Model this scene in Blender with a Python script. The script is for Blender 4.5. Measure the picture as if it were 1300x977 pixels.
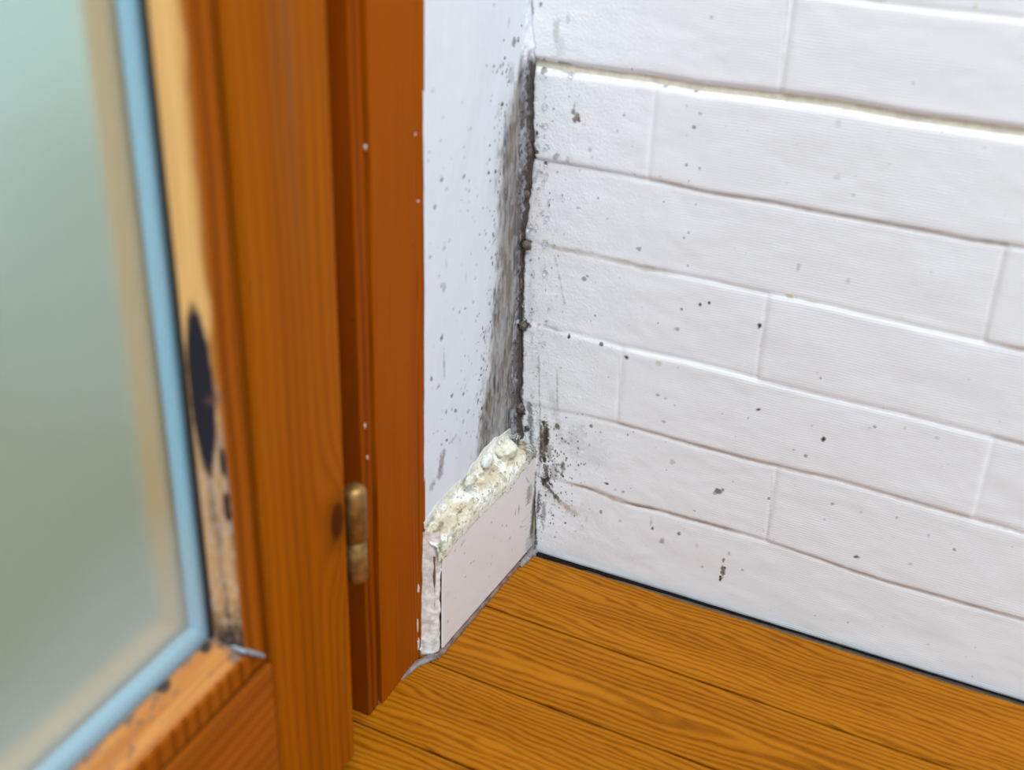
import bpy, bmesh, math, random
import numpy as np
from mathutils import Matrix, Vector

for o in list(bpy.data.objects):
    bpy.data.objects.remove(o)
S = bpy.context.scene
COL = S.collection

# ---------------------------------------------------------------- camera, world, lights, exposure
PP = np.array([650.0, 443.5])                       # principal point of the photograph (pixels)
VD = np.array([545.0, 3400.0])                      # vanishing point of the verticals
VX = np.array([-3176.0, -491.0])                    # vanishing point of the brick courses
F = math.sqrt(-np.dot(VD - PP, VX - PP))            # focal length in pixels
def ray(p): return np.array([p[0] - PP[0], p[1] - PP[1], F])
_dz = ray(VD); _dz /= np.linalg.norm(_dz)
_dx = ray(VX); _dx /= np.linalg.norm(_dx); _dx -= _dz * np.dot(_dx, _dz); _dx /= np.linalg.norm(_dx)
RT = np.stack([-_dx, np.cross(-_dz, -_dx), -_dz])   # camera (right, down, forward) -> world
_d0 = RT @ ray((676, 697))
CAM = -_d0 / np.linalg.norm(_d0) * 1.0              # floor corner = world origin, one metre away
def on(axis, value, p):                             # pixel -> point on the plane axis = value
    d = RT @ ray(p)
    return CAM + d * (value - CAM[axis]) / d[axis]

cam = bpy.data.cameras.new('camera'); cam_o = bpy.data.objects.new('camera', cam); COL.objects.link(cam_o)
m3 = RT @ np.diag([1, -1, -1])
M = Matrix(m3.tolist()).to_4x4(); M.translation = Vector(CAM.tolist())
cam_o.matrix_world = M
cam.sensor_width = 36; cam.lens = F / 1300 * 36; cam.shift_y = -45.0 / 1300
cam.clip_start = 0.02
cam.dof.use_dof = True; cam.dof.focus_distance = 0.93; cam.dof.aperture_fstop = 5.0
S.camera = cam_o

W = bpy.data.worlds.new('world'); S.world = W; W.use_nodes = True
bg = W.node_tree.nodes['Background']; bg.inputs[0].default_value = (0.66, 0.84, 1.0, 1); bg.inputs[1].default_value = 1.40
def area(name, loc, target, size, power, color):
    l = bpy.data.lights.new(name, 'AREA'); l.shape = 'RECTANGLE'; l.size, l.size_y = size; l.energy = power; l.color = color
    o = bpy.data.objects.new(name, l); COL.objects.link(o); o.location = loc
    o.rotation_euler = (Vector(target) - Vector(loc)).to_track_quat('-Z', 'Y').to_euler()
    return o
area('added_overhead_light', (0.75, -0.95, 2.3), (0.15, 0.0, 0.2), (0.9, 0.9), 41, (0.97, 0.98, 1.0))  # unseen area light added overhead to bring out the bricks' top edges
S.view_settings.view_transform = 'Standard'; S.view_settings.look = 'None'
S.view_settings.exposure = 0.0; S.view_settings.gamma = 1.0; S.view_settings.use_curve_mapping = False

# ---------------------------------------------------------------- numpy noise
_rng = np.random.default_rng(7)
_TAB = _rng.random((256, 256))
def vnoise(x, y, seed=0):
    x = np.asarray(x, float) + seed * 17.31; y = np.asarray(y, float) + seed * 9.77
    xi = np.floor(x).astype(int); yi = np.floor(y).astype(int)
    fx = x - xi; fy = y - yi; fx = fx * fx * (3 - 2 * fx); fy = fy * fy * (3 - 2 * fy)
    a = _TAB[xi & 255, yi & 255]; b = _TAB[(xi + 1) & 255, yi & 255]
    c = _TAB[xi & 255, (yi + 1) & 255]; d = _TAB[(xi + 1) & 255, (yi + 1) & 255]
    return (a * (1 - fx) + b * fx) * (1 - fy) + (c * (1 - fx) + d * fx) * fy
def fbm(x, y, seed=0, octv=4):
    s = 0; a = .5; t = 0
    for i in range(octv):
        s = s + a * vnoise(x * 2 ** i, y * 2 ** i, seed + i); t += a; a *= .55
    return s / t
def sstep(a, b, x):
    t = np.clip((x - a) / (b - a), 0, 1); return t * t * (3 - 2 * t)

# ---------------------------------------------------------------- object helpers
def finish(o, mat, parent=None, **props):
    COL.objects.link(o)
    if mat is not None and o.data is not None and len(o.data.materials) == 0: o.data.materials.append(mat)
    if parent is not None:
        o.parent = parent; base = Vector((0, 0, 0)); p = parent
        while p is not None: base = base + p.location; p = p.parent
        o.location = -base
    for k, v in props.items(): o[k] = v
    return o
def empty(name, loc=(0, 0, 0), **props):
    o = bpy.data.objects.new(name, None); COL.objects.link(o); o.location = loc; o.empty_display_size = .05
    for k, v in props.items(): o[k] = v
    return o
def mesh_np(name, co, quads, col=None, smooth=True):
    co = np.asarray(co, np.float32); q = np.asarray(quads, np.int32)
    me = bpy.data.meshes.new(name)
    me.vertices.add(len(co)); me.vertices.foreach_set('co', co.ravel())
    me.loops.add(q.size); me.loops.foreach_set('vertex_index', q.ravel())
    me.polygons.add(len(q)); me.polygons.foreach_set('loop_start', np.arange(0, q.size, q.shape[1], dtype=np.int32))
    me.polygons.foreach_set('use_smooth', np.full(len(q), smooth))
    me.update(calc_edges=True); me.validate()
    if col is not None:
        at = me.color_attributes.new('stain', 'FLOAT_COLOR', 'POINT')
        at.data.foreach_set('color', np.asarray(col, np.float32).ravel())
    return me
def grid_quads(nu, nv, flip=False, loop_u=False):
    i = np.arange(nu if loop_u else nu - 1); j = np.arange(nv - 1)
    I, J = np.meshgrid(i, j, indexing='ij'); I2 = (I + 1) % nu
    q = np.stack([I * nv + J, I2 * nv + J, I2 * nv + J + 1, I * nv + J + 1], -1).reshape(-1, 4)
    return q[:, ::-1] if flip else q
def grid_obj(name, P, mat, parent=None, col=None, flip=False, loop_u=False, **props):
    nu, nv = P.shape[:2]
    me = mesh_np(name, P.reshape(-1, 3), grid_quads(nu, nv, flip, loop_u), None if col is None else col.reshape(-1, 4))
    return finish(bpy.data.objects.new(name, me), mat, parent, **props)
def bm_obj(name, bm, mat, parent=None, smooth=False, **props):
    bmesh.ops.recalc_face_normals(bm, faces=bm.faces)
    me = bpy.data.meshes.new(name); bm.to_mesh(me); bm.free()
    if smooth: me.polygons.foreach_set('use_smooth', np.full(len(me.polygons), True))
    return finish(bpy.data.objects.new(name, me), mat, parent, **props)
def box(name, lo, hi, mat, parent=None, bev=0.0, seg=2, **props):
    bm = bmesh.new(); bmesh.ops.create_cube(bm, size=1)
    for v in bm.verts: v.co = Vector([(lo[k] + hi[k]) / 2 + v.co[k] * (hi[k] - lo[k]) for k in range(3)])
    if bev: bmesh.ops.bevel(bm, geom=bm.edges[:], offset=bev, segments=seg, profile=.5, affect='EDGES')
    return bm_obj(name, bm, mat, parent, **props)
def prism(name, prof, axis, a, b, mat, parent=None, bev=0.0, **props):
    """prof: outline in the other two axes (cyclic order), swept along axis from a to b"""
    o1, o2 = [k for k in range(3) if k != axis]
    bm = bmesh.new(); vs = []
    for t in (a, b):
        r = []
        for p in prof:
            c = [0, 0, 0]; c[axis] = t if not callable(t) else t(p); c[o1], c[o2] = p; r.append(bm.verts.new(c))
        vs.append(r)
    n = len(prof); bm.faces.new(vs[0]); bm.faces.new(vs[1][::-1])
    for i in range(n): bm.faces.new((vs[0][i], vs[0][(i + 1) % n], vs[1][(i + 1) % n], vs[1][i]))
    bmesh.ops.recalc_face_normals(bm, faces=bm.faces)
    if bev: bmesh.ops.bevel(bm, geom=bm.edges[:], offset=bev, segments=2, profile=.5, affect='EDGES')
    return bm_obj(name, bm, mat, parent, **props)

# ---------------------------------------------------------------- material mini language
class Nd:
    def __init__(s, t, sock): s.t = t; s.s = sock
    def _m(s, op, *a, clamp=False):
        n = s.t.nodes.new('ShaderNodeMath'); n.operation = op; n.use_clamp = clamp
        for i, x in enumerate((s,) + a):
            if isinstance(x, Nd): s.t.links.new(x.s, n.inputs[i])
            else: n.inputs[i].default_value = x
        return Nd(s.t, n.outputs[0])
    def __add__(s, o): return s._m('ADD', o)
    __radd__ = __add__
    def __sub__(s, o): return s._m('SUBTRACT', o)
    def __mul__(s, o): return s._m('MULTIPLY', o)
    __rmul__ = __mul__
    def __truediv__(s, o): return s._m('DIVIDE', o)
    def __pow__(s, o): return s._m('POWER', o)
    def sin(s): return s._m('SINE')
    def frac(s): return s._m('FRACT')
    def absv(s): return s._m('ABSOLUTE')
    def expn(s): return Nd(s.t, s._m('MULTIPLY', -1.0).s)._exp()
    def _exp(s): return s._m('EXPONENT')
    def step(s, a, b):
        n = s.t.nodes.new('ShaderNodeMapRange'); n.interpolation_type = 'SMOOTHSTEP'
        s.t.links.new(s.s, n.inputs[0]); n.inputs[1].default_value = a; n.inputs[2].default_value = b
        return Nd(s.t, n.outputs[0])
class Mat:
    def __init__(s, name, rough=.5, spec=.5):
        s.m = bpy.data.materials.new(name); s.m.use_nodes = True; s.t = s.m.node_tree
        s.b = s.t.nodes['Principled BSDF']; s.b.inputs['Roughness'].default_value = rough
        s.b.inputs['Specular IOR Level'].default_value = spec
        tc = s.t.nodes.new('ShaderNodeTexCoord'); sp = s.t.nodes.new('ShaderNodeSeparateXYZ')
        s.t.links.new(tc.outputs['Object'], sp.inputs[0])
        s.x, s.y, s.z = (Nd(s.t, sp.outputs[i]) for i in range(3))
    def noise(s, u, v, w=0.0, scale=1.0, detail=3.0, rough=.55):
        c = s.t.nodes.new('ShaderNodeCombineXYZ')
        for i, q in enumerate((u, v, w)):
            if isinstance(q, Nd): s.t.links.new(q.s, c.inputs[i])
            else: c.inputs[i].default_value = q
        n = s.t.nodes.new('ShaderNodeTexNoise'); n.inputs['Scale'].default_value = scale
        n.inputs['Detail'].default_value = detail; n.inputs['Roughness'].default_value = rough
        s.t.links.new(c.outputs[0], n.inputs['Vector'])
        return Nd(s.t, n.outputs[0])
    def mix(s, f, a, b):
        n = s.t.nodes.new('ShaderNodeMix'); n.data_type = 'RGBA'
        for i, q in ((0, f), (6, a), (7, b)):
            if isinstance(q, Nd): s.t.links.new(q.s, n.inputs[i])
            elif isinstance(q, tuple): n.inputs[i].default_value = (*q, 1)
            else: n.inputs[i].default_value = q
        return Nd(s.t, n.outputs[2])
    def stain(s, base, amount=1.0):
        n = s.t.nodes.new('ShaderNodeAttribute'); n.attribute_name = 'stain'
        a = Nd(s.t, n.outputs['Alpha'])
        return s.mix(a * amount, base, Nd(s.t, n.outputs['Color'])), a
    def color(s, c):
        if isinstance(c, Nd): s.t.links.new(c.s, s.b.inputs['Base Color'])
        else: s.b.inputs['Base Color'].default_value = (*c, 1)
    def rough(s, r): s.t.links.new(r.s, s.b.inputs['Roughness'])
    def bump(s, h, strength=.3, dist=.001):
        n = s.t.nodes.new('ShaderNodeBump'); n.inputs['Strength'].default_value = strength; n.inputs['Distance'].default_value = dist
        s.t.links.new(h.s, n.inputs['Height']); s.t.links.new(n.outputs[0], s.b.inputs['Normal'])
def plain(name, c, rough=.5, metallic=0.0, spec=.5, var=0.0, scale=200):
    M_ = Mat(name, rough, spec); M_.b.inputs['Metallic'].default_value = metallic
    if var:
        n = M_.noise(M_.x, M_.y, M_.z, scale=scale, detail=4).step(.3, .7)
        M_.color(M_.mix(n, tuple(q * (1 - var) for q in c), tuple(min(1, q * (1 + var)) for q in c)))
        M_.bump(n, .3, .0006)
    else: M_.color(c)
    return M_.m

# pine stained orange-brown; g = coordinate across the grain, l = along it
def pine(name, across='y', light=(.36, .095, .003), dark=(.17, .036, .001), per=.006, knot=None, rough=.5, contrast=1.0, worn=None):
    m = Mat(name, rough, .02); m.b.inputs['Specular Tint'].default_value = (1, .55, .12, 1)
    a = {'y': m.y, 'z': m.z, 'x': m.x}[across]; l = m.z if across != 'z' else m.y
    wob = m.noise(a * 14.0, l * 2.2, m.x * 3.0, scale=1.0, detail=2)
    g = a + (wob - .5) * .022
    if knot:
        da = (a - knot[0]) / .013; dl = (l - knot[1]) / .034
        r2 = da * da + dl * dl
        bump = (r2 * .8).expn()
        side = da * .5
        g = g + bump * (-.020)
        core = (((a - knot[0]) / .0066) ** 2.0) + (((l - knot[1]) / .0125) ** 2.0)
    ring = (g * (2 * math.pi / per)).sin() * .5 + .5
    ring = ring ** 2.2
    fine = m.noise(a * 900.0, l * 9.0, m.x * 100.0, detail=2).step(.35, .75)
    broad = m.noise(a * 40.0, l * 1.3, 3.1, detail=2).step(.25, .75)
    f = ring * (.55 * contrast) + fine * .22 + broad * .28
    c = m.mix(f, light, dark)
    if worn:
        wm = (((a - worn[0]) / worn[1]) ** 2.0).expn() * m.noise(a * 300.0, l * 6.0, 1.0, detail=3).step(.35, .7) * (l.step(worn[2] - .1, worn[2] + .1)) * .55
        c = m.mix(wm, c, (.20, .10, .045))
    if knot:
        kc = core.step(1.5, .4)
        c = m.mix(kc * .92, c, (.035, .009, .003))
        halo = core.step(5.0, 1.0) * .35
        c = m.mix(halo, c, (.12, .026, .004))
    specks = m.noise(m.x * 260.0, m.y * 260.0, m.z * 130.0, detail=1).step(.74, .80) * .4
    c = m.mix(specks, c, (.09, .02, .004))
    m.color(c); m.bump(ring * .3 + fine, .18, .0004)
    return m.m

def oak(name, seed, yc=None, x0=.1, rough=.33):
    m = Mat(name, rough, .12); m.b.inputs['Specular Tint'].default_value = (1, .62, .2, 1)
    w = m.noise(m.x * 7.0, m.y * 30.0, seed, detail=3)
    w2 = m.noise(m.x * 16.0, m.y * 90.0, seed + 4.0, detail=2)
    if yc is None:
        g = m.y * 1.0 + m.x * .05 + (w - .5) * .026 + (w2 - .5) * .006
    else:                                            # flat-sawn heart: nested arches
        dy = m.y - yc
        dx = (m.x - x0)
        g = (dy * dy * 4.0 + dx * dx * .012 + .00012)._m('SQRT') * .5 + dx * .012 + (w - .5) * .015 + (w2 - .5) * .004
    ring = ((g * (2 * math.pi / .0046)).sin() * .5 + .5) ** 1.6
    pore = m.noise(m.x * 55.0, m.y * 1500.0, seed + 9.0, detail=2).step(.52, .68)
    broad = m.noise(m.x * 3.0, m.y * 26.0, seed + 2.0, detail=2).step(.3, .7)
    f = ring * .50 + ring * pore * .40 + pore * .14 + broad * .30
    c = m.mix(f, (.42, .145, .006), (.16, .041, .0006))
    flecks = m.noise(m.x * 90.0, m.y * 2500.0, seed + 20.0, detail=1).step(.70, .78) * ring
    c = m.mix(flecks * .7, c, (.07, .018, .003))
    m.color(c); m.bump(ring * .4 + pore, .12, .0004)
    return m.m

def white_paint(name, base, kind):
    m = Mat(name, .52, .35)
    c, a = m.stain(base)
    n1 = m.noise(m.x * 1.0, m.y * 1.0, m.z * 1.0, scale=520, detail=3)
    if kind == 'brick':
        ribs = ((m.z + m.noise(m.x * 30.0, m.z * 30.0, 0.0) * .004) * (2 * math.pi / .0019)).sin() * .5 + .5
        lum = m.noise(m.x * 1.0, 0.0, m.z * 1.0, scale=130, detail=3)
        left = m.x.step(.11, -.01)
        m.bump(ribs * .35 * m.x.step(.02, .22) + n1 * (left * .9 + .25) + lum * (left * 1.8 + .12), .28, .0009)
    elif kind == 'plaster':
        lum = m.noise(m.x, m.y * 1.0, m.z * .35, scale=140, detail=3)
        m.bump(n1 * .5 + lum * 1.0 + a * .8, .22, .0009)
    else:
        lum = m.noise(m.x, m.y, m.z, scale=90, detail=3)
        m.bump(n1 * .6 + lum, .22, .0008)
    m.color(c)
    return m.m
def crumbly(name, bump=.6, rough=.8, d=.0015):
    m = Mat(name, rough, .3); c, a = m.stain((.8, .78, .68))
    n = m.noise(m.x, m.y, m.z, scale=700, detail=4)
    m.color(c); m.bump(n, bump, d)
    return m.m

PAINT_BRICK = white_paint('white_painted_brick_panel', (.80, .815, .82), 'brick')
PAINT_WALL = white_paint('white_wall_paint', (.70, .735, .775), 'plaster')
PAINT_SKIRT = white_paint('white_skirting_paint', (.74, .69, .655), 'skirt')
GROUT = plain('beige_grout', (.70, .64, .50), .8, var=.12, scale=160)
CRUMB = crumbly('crumbly_sealant'); MOULDY = crumbly('mouldy_sealant', .5, .42, .001)
OAK = [oak('oak_board_a', 1.0), oak('oak_board_b', 5.0, yc=-.128, x0=.06), oak('oak_board_c', 11.0), oak('oak_board_d', 17.0, yc=-.29, x0=.3)]
KP = on(0, 0.0, (428, 662))
PINE_STILE = pine('stained_pine_stile', knot=(KP[1], KP[2]), worn=(-.306, .010, .42), per=.0080, contrast=.55)
PINE_CASE = pine('stained_pine_casing', light=(.38, .085, .0008), dark=(.17, .030, .0006), per=.0030, contrast=.9)
PINE_FRAME = pine('stained_pine_frame', light=(.30, .062, .002), dark=(.12, .022, .001), per=.007)
PINE_BEAD = pine('stained_pine_bead', light=(.36, .095, .006), dark=(.16, .034, .002), per=.009)
PINE_RAIL = pine('stained_pine_rail', across='z', light=(.38, .10, .008), dark=(.15, .033, .003), per=.009, contrast=.5)
DARK = plain('black_rubber_gasket', (.012, .011, .010), .6)
SUB = plain('dark_subfloor', (.02, .014, .010), .9)
ALU = plain('blue_grey_spacer', (.46, .78, 1.0), .35)
BRASS = plain('aged_brass', (.30, .17, .05), .45, .75, var=.35, scale=160)
SEAL_GREY = plain('grey_silicone', (.19, .165, .155), .4, var=.35, scale=170)
SEAL_BROWN = plain('grimy_brown_caulk', (.17, .10, .075), .5, var=.45, scale=170)
CAULK = plain('old_white_caulk', (.74, .70, .64), .6, var=.22, scale=180)
BLACK_GAP = plain('black_gap_shade', (.012, .009, .008), .9, 0.0, .05, var=.3, scale=300)  # near-black colour holds the shade of the gap at the floor
CHIP = plain('white_paint_splash', (.70, .66, .60), .6)

# ---------------------------------------------------------------- stains: spots given on a plane (u, v), composited in order
GREY = (.13, .115, .10); DARKM = (.035, .030, .025); BROWN = (.16, .12, .085); OLIVE = (.075, .065, .035); TAN = (.45, .35, .24); PALE = (.50, .46, .42)
class Stains:
    def __init__(s, axis, value, su, sv, ua):
        s.axis, s.value, s.su, s.sv, s.ua = axis, value, su, sv, ua; s.items = []
    def uv(s, p):
        w = on(s.axis, s.value, p); return w[s.ua], w[2]
    def spot(s, px, py, rx, ry, a, col=GREY, edge=.55, nz=.55, ns=500):
        rx *= 1.2; ry *= 1.2; a = min(1, a * 1.15)
        u, v = s.uv((px, py)); s.items.append((u, v, u, v, rx * s.su, ry * s.sv, a, col, edge, nz, ns))
    def streak(s, p, q, r, a, col=GREY, edge=.6, nz=.9, ns=500):
        u, v = s.uv(p); u2, v2 = s.uv(q); s.items.append((u, v, u2, v2, r * s.su, r * s.sv, a, col, edge, nz, ns))
    def paint(s, U, V, col):
        sh = U.shape; col = col.reshape(-1, 4); U = U.ravel(); V = V.ravel()
        for i, (u, v, u2, v2, ru, rv, a, c, edge, nz, ns) in enumerate(s.items):
            k = 1.6
            sel = np.nonzero((U > min(u, u2) - ru * k) & (U < max(u, u2) + ru * k) & (V > min(v, v2) - rv * k) & (V < max(v, v2) + rv * k))[0]
            if len(sel) == 0: continue
            x = (U[sel] - u) / ru; y = (V[sel] - v) / rv; bx = (u2 - u) / ru; by = (v2 - v) / rv
            L = bx * bx + by * by
            t = np.clip((x * bx + y * by) / L, 0, 1) if L > 1e-9 else 0.0
            d = np.hypot(x - t * bx, y - t * by) + (fbm(U[sel] * ns, V[sel] * ns, i, 3) - .5) * 2 * nz
            m = a * sstep(1.0, 1.0 - edge, d)
            over(col, sel, m, c)
        return col.reshape(*sh, 4)
def over(col, sel, m, c):
    """composite colour c with coverage m over the stain layer"""
    a0 = col[sel, 3]; ao = m + a0 * (1 - m); w = np.where(ao > 1e-6, m / np.maximum(ao, 1e-6), 0)
    for k in range(3): col[sel, k] = col[sel, k] * (1 - w) + (c[k] if not hasattr(c, 'shape') else c[:, k]) * w
    col[sel, 3] = ao
rnd = random.Random(11)

# ================================================================ FLOOR
floor = box('floor', (-.06, -2.4, -.03), (2.6, .05, -.014), SUB, None, kind='structure', label='oak plank floor in the corner of the room', category='floor')
bw = .0795; yb = -.0062
for i in range(32):
    y1 = yb - (0 if i == 0 else .0017) - i * .0738; y0 = yb - (i + 1) * .0738
    if i == 0: pr = [(-.05, y1 + .001), (.05, y1 + .0005), (.25, y1 + .0022), (.6, y1 + .003)]
    L = 1.35
    for k in range(2):
        x0 = -.045 if k == 0 else L + .0006 - .25 * (i % 3); x1 = L - .25 * (i % 3) if k == 0 else 2.55
        b = box('floor_board', (x0, y0, -.0139), (x1, y1, 0.0), OAK[i % 4] if i < 4 else OAK[(i * 7 + 2 * k) % 4], floor, .0007, 2)
        for v in b.data.vertices: v.co.y -= .0225 * v.co.x   # boards run slightly askew to the wall
        if i == 0 and k == 0:
            for v in b.data.vertices:                 # the edge along the wall runs slightly out of true
                if v.co.y > (y0 + y1) / 2: v.co.y += .0225 * v.co.x + np.interp(v.co.x, [-.05, .02, .08, .16, .3, 1.3], [-.001, 0, .0020, .0036, .0048, .0050])

# ================================================================ RIGHT-HAND WALL: brick-pattern panel
WR = Stains(1, 0.0, .00049, .00064, 0)
def corner_x(z):                                      # left edge of the panel, ragged, stepping round the skirting board
    z = np.asarray(z, float)
    x = np.interp(z, [0, .01, .058, .075, .095, .11, .14, .21, .27, .30, .33, .36, .40, .43, .6], [.0012, .0008, -.0022, -.0045, -.010, -.0150, -.0168, -.0186, -.0186, -.0170, -.0138, -.0160, -.0172, -.0205, -.021])
    return x + (vnoise(z * 220, z * 0 + 3.3, 2) - .5) * .0016 + (vnoise(z * 60, z * 0 + 1.3, 5) - .5) * .0014
# --- mould and specks on the panel, positions read from the photograph
for (x, y, rx, ry, a, c) in [
    (691, 560, 7, 30, .85, BROWN), (694, 553, 5, 16, .8, DARKM), (691, 583, 4, 6, .9, DARKM), (697, 575, 5, 12, .5, GREY), (707, 541, 5, 4, .85, BROWN),
    (693, 600, 5, 14, .8, GREY), (695, 608, 4, 6, .85, DARKM), (714, 592, 4, 9, .75, GREY), (713, 603, 3, 3, .7, DARKM), (703, 597, 10, 12, .35, GREY),
    (690, 612, 5, 8, .9, DARKM), (690, 537, 2.5, 3, .95, DARKM), (689, 536, 2, 2, .9, DARKM), (713, 557, 1.8, 1.8, .95, DARKM), (750, 541, 4, 3, .7, OLIVE), (740, 541, 4, 2, .35, TAN), (762, 549, 2.5, 2.5, .45, GREY),
    (716, 560, 6, 4, .25, BROWN), (748, 565, 3, 2.5, .4, GREY), (730, 560, 18, 26, .16, GREY), (755, 575, 22, 22, .10, GREY), (690, 650, 4, 14, .55, GREY), (683, 640, 3, 20, .7, DARKM),
    (770, 614, 4, 1.6, .85, DARKM), (790, 624, 3, 2, .5, GREY), (781, 622, 4, 2.5, .25, GREY), (828, 671, 2.6, 3, .9, OLIVE), (826, 663, 3, 8, .3, GREY), (840, 686, 5, 6, .45, BROWN), (861, 678, 3.5, 3, .7, OLIVE), (884, 693, 3, 4, .35, TAN),
    (762, 651, 2.6, 3.5, .6, OLIVE), (702, 655, 2, 2, .7, DARKM), (696, 651, 1.8, 1.8, .6, DARKM), (704, 682, 2, 2, .5, GREY), (787, 662, 2.5, 2, .3, BROWN),
    (918, 712, 2.2, 4, .7, GREY), (917, 726, 3.5, 10, .8, GREY), (914, 735, 2.5, 5, .9, DARKM), (920, 722, 2, 3, .9, DARKM), (925, 703, 3, 4, .45, GREY), (891, 720, 2, 1.6, .5, GREY), (942, 724, 2.5, 2, .5, GREY),
    (912, 624, 6, 3.5, .8, BROWN), (917, 622, 3, 2.5, .7, DARKM), (908, 626, 4, 3, .5, GREY), (976, 633, 2.4, 2, .6, GREY), (969, 674, 2, 2.5, .4, TAN), (881, 648, 3, 1.5, .5, GREY),
    (853, 586, 5, 4, .28, GREY), (843, 535, 4, 1.8, .45, GREY), (835, 501, 3, 2, .5, GREY), (845, 505, 2.5, 1.5, .4, GREY), (857, 514, 1.5, 1.5, .4, GREY), (963, 519, 3, 2.4, .85, OLIVE), (950, 530, 2, 1.6, .6, GREY),
    (964, 414, 3.4, 3.4, .97, OLIVE), (964, 414, 2.2, 2.2, .9, DARKM), (888, 387, 2.6, 2.6, .85, DARKM), (900, 385, 2.2, 2.2, .85, DARKM), (865, 393, 2, 2, .75, GREY), (858, 418, 4, 3, .5, GREY), (835, 410, 1.8, 1.6, .5, GREY),
    (741, 354, 4, 3, .55, OLIVE), (745, 351, 2.5, 1.6, .5, OLIVE), (722, 427, 2.2, 2.6, .9, DARKM), (763, 437, 3.2, 2.6, .75, OLIVE), (796, 453, 3.2, 3.2, .85, OLIVE), (836, 461, 5, 3, .4, TAN), (861, 466, 1.8, 1.4, .5, GREY),
    (883, 260, 2, 2, .6, GREY), (874, 295, 1.6, 1.6, .55, GREY), (868, 302, 1.4, 1.6, .5, GREY), (873, 338, 1.8, 1.6, .6, GREY), (811, 316, 4, 3, .5, OLIVE), (733, 264, 4, 2.5, .35, GREY), (696, 257, 3, 6, .28, GREY), (771, 278, 1.8, 1.4, .3, GREY),
    (731, 149, 5, 6, .75, BROWN), (735, 152, 3, 3, .9, (.09, .06, .03)), (728, 142, 4, 3, .6, OLIVE), (741, 158, 5, 2, .3, TAN), (729, 138, 2, 5, .4, OLIVE), (792, 146, 2.4, 1.8, .5, GREY), (881, 161, 2.6, 2.4, .65, GREY), (889, 144, 3.5, 2, .4, GREY), (872, 134, 2, 1.4, .3, GREY),
    (871, 209, 3.2, 2, .65, GREY), (888, 214, 2, 1.5, .6, GREY), (784, 166, 2, 2, .3, GREY), (749, 190, 2.5, 1.8, .35, GREY), (707, 199, 6, 5, .4, BROWN), (720, 203, 3, 5, .3, GREY), (682, 169, 2, 2.4, .95, DARKM), (681, 172, 4, 6, .45, OLIVE), (693, 207, 2, 2, .7, DARKM),
    (903, 22, 3, 2, .35, GREY), (687, 5, 3, 3.5, .6, OLIVE), (674, 10, 4, 11, .55, OLIVE), (706, 38, 5, 14, .25, OLIVE), (721, 25, 3, 5, .22, OLIVE), (711, 60, 8, 12, .15, GREY),
    (689, 82, 9, 4.5, .92, (.13, .09, .05)), (690, 90, 5, 4, .6, BROWN), (716, 82, 10, 3, .45, BROWN), (748, 91, 4, 3.4, .97, (.06, .04, .02)), (884, 112, 5, 4, .97, (.05, .045, .015)), (878, 110, 8, 2.5, .5, OLIVE), (908, 114, 5, 3, .4, TAN), (844, 109, 3, 2.4, .5, OLIVE),
    (1004, 377, 7, 2.4, .5, (.42, .36, .10)), (1030, 383, 9, 1.8, .25, (.42, .36, .10)), (1013, 339, 2.4, 4, .3, GREY), (1076, 357, 3, 3, .22, GREY), (1087, 12, 0.1, .1, 0, GREY), (1238, 9, 3, 3, .3, (.5, .5, .2)), (1110, 1, 14, 2, .35, TAN),
    (1042, 480, 2, 1.6, .8, DARKM), (1038, 473, 2, 1.2, .4, GREY), (1046, 557, 3.6, 3.2, .95, OLIVE), (1046, 557, 2, 2, .9, DARKM), (1023, 578, 3, 2.2, .6, GREY), (1008, 570, 2, 1.6, .5, GREY), (1111, 541, 2.4, 2, .6, GREY), (1104, 542, 1.8, 1.2, .35, GREY), (1031, 540, 1.6, 1.6, .4, GREY),
    (1190, 555, 3, 1.6, .3, GREY), (1149, 543, 2, 1.4, .35, GREY), (1057, 639, 3, 2.2, .55, GREY), (1093, 650, 2.5, 1.6, .3, GREY), (1138, 657, 2.4, 1.8, .6, GREY), (1046, 659, 1.8, 1.4, .4, GREY), (1087, 706, 4.5, 2.6, .8, GREY), (1087, 706, 2, 1.6, .8, DARKM), (1212, 697, 2, 2, .6, GREY), (1179, 679, 2, 1.6, .35, GREY), (1156, 716, 2.4, 2, .3, GREY),
    (1065, 155, 4, 4, .3, (.42, .46, .5)), (1063, 224, 5, 3, .2, GREY), (1084, 247, 2, 1.4, .4, GREY), (999, 232, 2, 1.6, .2, GREY), (1285, 694, 2, 1.4, .3, GREY), (1076, 791, 2, 1.4, .4, GREY), (1034, 782, 2, 1.4, .35, GREY), (1178, 819, 2, 1.4, .3, GREY)]:
    WR.spot(x, y, rx, ry, a, c)
WR.streak((686, 535), (684, 600), 3.5, .5, (.36, .31, .26), .9, .8)
WR.streak((672, 515), (676, 600), 6, .75, (.10, .085, .085), .8, .8)
WR.streak((674, 600), (680, 690), 4.5, .9, (.06, .055, .055), .7, .6)
WR.streak((689, 612), (709, 636), 4.5, .9, (.07, .055, .04), .6, .9)
WR.streak((709, 636), (730, 652), 7, .55, (.36, .27, .17), .9, .8)
WR.streak((700, 632), (760, 660), 16, .14, (.40, .34, .26), .9, .8)
WR.streak((687, 540), (686, 585), 3, .8, DARKM, .7, 1.0)
WR.streak((707, 470), (708, 520), 1.6, .45, GREY, .8, 1.2)
WR.streak((684, 450), (686, 560), 1.8, .45, GREY, .8, 1.2)
WR.streak((700, 500), (712, 560), 10, .20, GREY, .9, 1.0)
WR.streak((704, 325), (716, 385), 2.2, .35, OLIVE, .8, 1.2)
WR.streak((686, 655), (690, 672), 3, .5, DARKM, .7, 1.2)
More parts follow.
